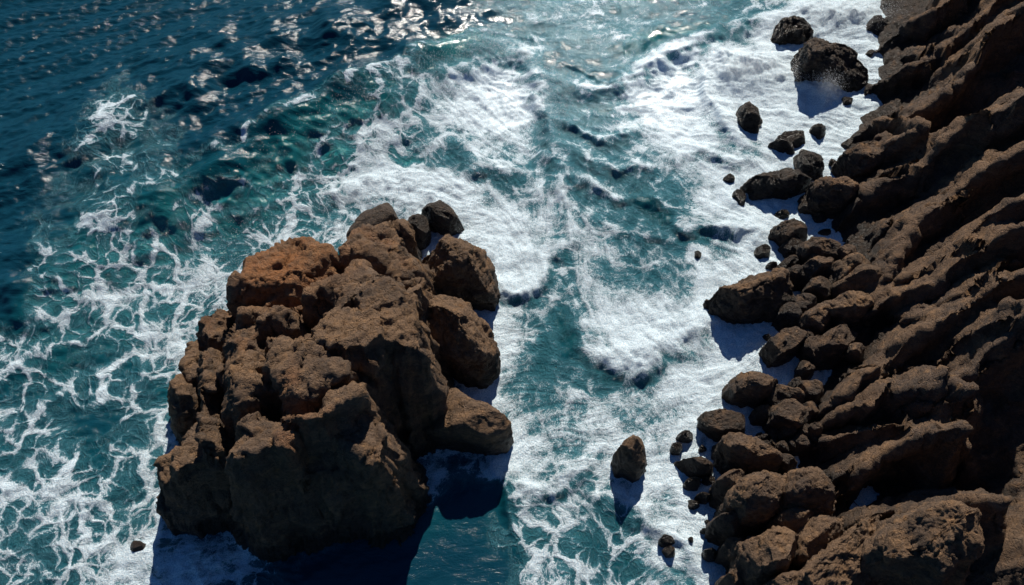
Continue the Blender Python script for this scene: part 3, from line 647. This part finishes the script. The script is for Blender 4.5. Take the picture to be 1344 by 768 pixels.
stones = [
 (1018,1069,17,58,'craggy dark boulder at the top, touching the biggest surf boulder',0,D(mat=DARK)),
 (968,1005,131,171,'dark egg shaped boulder leaning in white surf, left of the twin stones',45,D(seed=77)),
 (1022,1062,166,192,'round back half of the twin dark stones in white surf',5,D()),
 (1014,1049,180,202,'low front half of the twin dark stones in white surf',15,D()),
 (1064,1089,159,179,'small round dark stone in white foam above the slanting shore boulders',15,D()),
 (1103,1123,123,137,'small dark stone in the blue shadow of the biggest surf boulder',0,D()),
 (1045,1090,196,234,'blocky dark boulder between the twin stones and the cliff',30,D()),
 (976,1069,219,259,'long flat dark boulder lying level in foam near the cliff',-3,D(drop=.45)),
 (1090,1101,204,219,'tiny dark stone tucked against the blocky shore boulder',0,D()),
 (1068,1138,230,280,'wide flat topped brown boulder against the cliff beside the long flat one',5,D(mat=CLIFF,z0=.2,drop=.42)),
 (961,982,246,268,'small broken dark stone awash below a foam patch, left of the long flat boulder',30,D(drop=.25)),
 (951,966,226,237,'tiny dark stone just breaking the foam, left end of the long flat boulder',0,D(drop=.2)),
 (1018,1041,272,287,'small low dark stone in foam below the long flat boulder',0,D()),
 (1069,1089,273,291,'dark stone in the shaded gap under the flat topped brown boulder',20,D()),
 (1076,1094,296,308,'small dark stone in the narrow foam channel beside the cliff',0,D()),
 (1013,1064,284,323,'tall brown boulder rising above the small round stones of the shore',-15,D(mat=CLIFF)),
 (1030,1062,304,338,'dark rounded boulder leaning in front of the tall brown one',10,D()),
 (991,1014,317,338,'round dark stone alone in foam, upper left of the big wedge boulder',0,D()),
 (1007,1024,340,354,'small dark stone at the back edge of the big wedge boulder',0,D()),
 (1001,1014,436,447,'small dark stone in the shaded foam below the big wedge boulder',0,D(drop=.2)),
 (911,924,325,336,'lone dark stone awash in the foam far left of the shore',0,D(drop=.15)),
 (1140,1165,14,47,'dark round boulder at the very top against the cliff',0,D()),
 (1163,1188,87,101,'low dark stone in the foam notch at the top of the cliff foot',0,D(drop=.2)),
 (1155,1179,146,166,'small dark stone at the mouth of the second foam notch in the cliff',0,D()),
 (812,856,564,632,'tall pointed brown boulder standing alone in the surf mid channel',5,D(mat=ROCK,drop=.42,n=3.0)),
 (889,914,561,580,'small oval stone, topmost of the short column of surf stones',-8,D()),
 (881,900,577,597,'small round stone touching the topmost stone of the column',0,D()),
 (919,929,581,592,'tiny round stone between the stone column and the cliff rubble',0,D()),
 (890,944,596,626,'wide flat dark boulder in the stone column, capped by foam behind',8,D(mat=CLIFF)),
 (900,926,622,643,'dark lumpy stone directly under the wide flat boulder',0,D()),
 (924,942,621,637,'small dark stone right of the lumpy stone under the flat boulder',0,D()),
 (915,935,643,660,'rounded stone at the lower end of the column, washed by foam',0,D()),
 (899,919,654,669,'pale wet stone half covered by foam at the lower end of the column',0,D(drop=.2)),
 (867,887,700,718,'dark half of the split pair of stones near the bottom',0,D(mat=DARK)),
 (871,889,714,731,'paler brown half of the split pair of stones near the bottom',15,D(mat=ROCK)),
 (904,913,702,714,'tiny upright dark stone between the split pair and the bottom boulder',0,D()),
 (921,930,691,701,'tiny stone above the lone dark boulder near the bottom edge',0,D()),
 (925,932,680,686,'tiniest pebble like stone in the foam below the stone column',0,D(drop=.2)),
 (925,946,717,737,'lone dark boulder in foam near the bottom edge beside the rubble',10,D()),
 (165,188,706,727,'low brown stone awash in foam, lower left of the rock island',0,D(mat=ROCK,drop=.2)),
 # rubble between the surf and the cliff
 (1057,1107,311,348,'brown slab at the head of the rubble under the foam channel',10,D(z0=.6,mat=CLIFF)),
 (1099,1133,318,343,'brown block right of the slab at the head of the rubble',0,D(z0=1.2,mat=CLIFF)),
 (1052,1096,335,371,'dark brown block below the slab at the head of the rubble',-20,D(z0=.6,mat=CLIFF)),
 (1089,1144,334,372,'long lit block leaning on the cliff near the head of the rubble',-18,D(z0=1.4,mat=ROCK)),
 (1026,1056,334,356,'low stone between the small dark stone and the dark brown block',0,D(z0=.1,mat=CLIFF)),
 (1032,1060,347,372,'rounded stone above the right end of the big wedge boulder',0,D(z0=.4,mat=CLIFF)),
 (1062,1100,362,390,'squat brown block in the middle of the upper rubble',10,D(z0=.8,mat=CLIFF)),
 (1100,1126,362,388,'small rough block beside the squat brown block of the upper rubble',0,D(z0=1.2,mat=ROCK)),
 (1118,1160,345,382,'brown block wedged against the cliff above the pale slab',-15,D(z0=2.0,mat=ROCK)),
 (1084,1152,380,424,'wide pale brown slab in the upper rubble, brightest lit there',-8,D(z0=1.2,mat=ROCK)),
 (1042,1075,383,412,'gritty brown block right against the end of the big wedge boulder',0,D(z0=.6,mat=CLIFF)),
 (1024,1058,396,434,'dark rounded block under the right end of the big wedge boulder',0,D(z0=.2)),
 (1052,1096,400,440,'rough brown block left of the pale slab in the upper rubble',-20,D(z0=.8,mat=ROCK)),
 (1005,1070,423,474,'large dark boulder jutting over the blue shaded foam pocket',-22,D(z0=0,mat=CLIFF,drop=.5)),
 (1082,1128,424,466,'brown crag between the jutting dark boulder and the cliff',-25,D(z0=1.2,mat=CLIFF)),
 (1060,1092,436,476,'shaded block behind the jutting dark boulder',-10,D(z0=.6,mat=CLIFF)),
 (961,1032,480,534,'big rounded brown boulder, upper left of the lower rubble',8,D(mat=ROCK,drop=.45)),
 (1010,1056,504,536,'brown block at the right shoulder of the big rounded boulder',10,D(z0=.6,mat=ROCK)),
 (1051,1083,496,526,'isolated rough brown stone in the dark hollow by the cliff',0,D(z0=.6,mat=CLIFF)),
 (1016,1065,522,564,'layered brown block in the centre of the lower rubble',5,D(z0=.6,mat=ROCK)),
 (991,1018,530,554,'small dark block between the layered block and the left dark slab',0,D(z0=.2,mat=CLIFF)),
 (921,995,529,576,'flat dark slab reaching farthest left into the foam from the rubble',5,D(mat=CLIFF,drop=.42)),
 (1024,1046,557,578,'small stone just under the layered brown block',0,D(z0=.5,mat=CLIFF)),
 (946,1028,571,624,'long tan boulder in the lower rubble below the flat dark slab',22,D(z0=.1,mat=ROCK,drop=.40)),
 (942,992,610,664,'brown block standing at the foam edge left of the tan boulder pile',-25,D(mat=CLIFF,drop=.42)),
 (962,1040,618,688,'broad brown block climbing to the right in the lower rubble',-25,D(z0=.6,mat=ROCK)),
 (1034,1100,610,684,'tall smooth brown slab leaning against the cliff in the lower rubble',35,D(z0=1.2,mat=ROCK,drop=.3)),
 (1024,1076,664,706,'brown block under the tall smooth leaning slab',-8,D(z0=1.4,mat=ROCK)),
 (938,994,664,718,'dark brown block at the foam edge near the bottom of the rubble',0,D(mat=CLIFF,drop=.42)),
 (984,1062,690,760,'large tan boulder with a cracked top near the bottom of the rubble',-18,D(z0=.8,mat=ROCK,drop=.38)),
 (950,996,700,746,'low dark block left of the cracked tan boulder',0,D(z0=0,mat=CLIFF)),
 (1046,1120,678,732,'lit brown slab between the cracked tan boulder and the cliff',-20,D(z0=2.0,mat=ROCK,drop=.25)),
 (984,1014,744,780,'brown boulder cut by the bottom edge of the photo',0,D(z0=.4,mat=ROCK)),
 (950,985,740,790,'dark boulder at the bottom left corner of the rubble',0,D(z0=0,mat=CLIFF)),
 (1010,1070,750,800,'brown slab at the bottom edge right of the cracked tan boulder',-15,D(z0=1.5,mat=ROCK)),
]
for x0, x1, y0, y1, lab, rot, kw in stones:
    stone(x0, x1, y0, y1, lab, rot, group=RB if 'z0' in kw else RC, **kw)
single([(1046,62),(1060,47),(1076,41),(1104,49),(1143,69),(1142,80),(1118,84),(1090,78),(1066,74),(1050,72)], 3.3, 'biggest surf boulder, dark and angular, standing in spray at the top', flare=.06, mat=DARK, group=RC, tilt=(.02,-.05))
single([(931,378),(960,366),(1000,355),(1035,352),(1046,372),(1044,388),(1000,396),(950,392)], 3.0, 'big wedge shaped brown boulder pointing left into the foam', flare=.06, mat=ROCK, group=RB)
single([(1110,190),(1118,184),(1140,180),(1168,166),(1200,170),(1180,185),(1150,205),(1120,203)], 3.5, 'dark lobe of rock running out from the cliff above the blocky boulder', flare=.12, mat=CLIFF, group=RB)
single([(1040,770),(1062,738),(1096,714),(1136,690),(1180,668),(1210,680),(1190,720),(1150,760),(1110,800),(1050,800)], 7.5, 'huge sunlit orange brown boulder filling the bottom right', flare=.1, mat=ROCK, group=RB, tilt=(.1,-.05))
single([(1170,705),(1196,668),(1222,662),(1246,652),(1290,656),(1312,662),(1322,690),(1330,724),(1290,715),(1262,740),(1235,722),(1200,716)], 11.0, 'huge craggy boulder with a black shaded front at the bottom right', flare=.06, mat=ROCK, group=RB, tilt=(.04,-.1))
# small loose stones between the blocks: copies of a dozen shapes
protos = []
r_ = np.random.RandomState(31)
spots_ = [(r_.uniform(996, 1042), r_.uniform(560, 622)) for _ in range(30)] + [(r_.uniform(1040, 1075), r_.uniform(480, 610)) for _ in range(20)] + [(r_.uniform(1040, 1130), r_.uniform(330, 470)) for _ in range(26)] + [(r_.uniform(975, 1050), r_.uniform(640, 740)) for _ in range(20)]
gcx = cx_; gcy = cy_
def ground(x, y):
    i = int(np.clip(np.searchsorted(gcy, y), 0, len(gcy) - 1)); j = int(np.clip(np.searchsorted(gcx, x), 0, len(gcx) - 1)); return float(HF[i, j])
for i, (px, py) in enumerate(spots_):
    if i < 12:
        o = rock('stone', blob(px, py, 9, 8, 0, 400 + i, .2, 8), .55, zb=-.3, flare=.1, n=3.2, mat=CLIFF, detail=1.8)
        protos.append(o)
    else:
        o = protos[i % 12].copy(); C.objects.link(o); s_ = r_.uniform(.4, 1.3) if i % 3 else r_.uniform(1.6, 2.8); o.scale = (s_, s_, s_ * r_.uniform(.7, 1.1)); o.rotation_euler = (0, 0, r_.uniform(0, 6.28))
    x, y, _ = at(px, py, 1.2); o.location = (x, y, max(ground(x, y), -.2) + .1)
    tag(o, 'small loose brown stone lying between the larger blocks at the cliff foot', 'stone', 'loose stones in the rubble')

# ------------------------------------------------------------------ surge foam round every rock that stands in the water
me = sea.data; nv = len(me.vertices)
fo = foam.copy()
ring = np.zeros(X.shape)
for (x, y, r, zb_) in ROCKS:
    if zb_ > -.5 and r < .6: continue
    lo_, hi_ = r + 3.0, r
    ii = np.where(np.abs(ys - y) < lo_ + .5)[0]; jj = np.where(np.abs(xs - x) < lo_ + .5)[0]
    if not len(ii) or not len(jj): continue
    sl = (slice(ii[0], ii[-1] + 1), slice(jj[0], jj[-1] + 1))
    d = np.hypot(X[sl] - x, Y[sl] - y) - r
    ring[sl] = np.maximum(ring[sl], np.exp(-(np.clip(d, 0, None) / (.5 + .12 * r)) ** 2))
fo = np.clip(fo + .35 * ring * (1 + .8 * fbm(X * .5, Y * .5, 31, 3)), 0, 1.1)
me.attributes['foam'].data.foreach_set('value', fo.astype(np.float32).ravel())

# ------------------------------------------------------------------ spray: droplets thrown up where the swell breaks
k = N('spray_droplets'); k.b.inputs['Base Color'].default_value = (.85, .88, .9, 1); k.b.inputs['Roughness'].default_value = .25
r_ = np.random.RandomState(5); pts = []
def puff(px, py, z, rx, ry, rz, n):
    x, y, _ = at(px, py, z); g = r_.normal(size=(n, 3)) * np.array([rx, ry, rz]); pts.append(g + np.array([x, y, z]))
for a in [(985,85,1.2,1.6,.9,.7,9000),(960,92,.8,1.2,.7,.4,4000),(1086,112,1.2,.7,.5,.7,3500),(1110,14,1.0,2.6,.9,.5,9000),(1040,95,.8,1.6,.7,.4,2500)]: puff(*a)
crest = smooth_line([(300, 216), (400, 160), (455, 135), (520, 105), (590, 68), (650, 56), (705, 80), (725, 160)])
for i in range(len(crest) - 1):
    f = i / len(crest); n = int(500 * (.2 + f)); px, py = crest[i]; puff(px, py - 4, 2.2, .9, 1.0, .5, n)
for px, py in [(440,262),(500,245),(560,240),(620,255),(650,290),(330,300),(300,345),(250,360),(200,300),(150,180),(165,160)]: puff(px, py, .8, 1.6, 1.2, .4, 500)
P = np.concatenate(pts); P = P[P[:, 2] > -.2]; n = len(P)
sz = .008 + .014 * r_.rand(n) ** 3
T4 = np.array([(1, 1, 1), (1, -1, -1), (-1, 1, -1), (-1, -1, 1)], float)
V = (P[:, None, :] + T4[None] * sz[:, None, None]).reshape(-1, 3)
F = (np.arange(n)[:, None, None] * 4 + np.array([(0, 1, 2), (0, 3, 1), (0, 2, 3), (1, 3, 2)])[None]).reshape(-1, 3)
sp_o = mesh_obj('sea_spray', V, F, k.m); sp_o['kind'] = 'stuff'
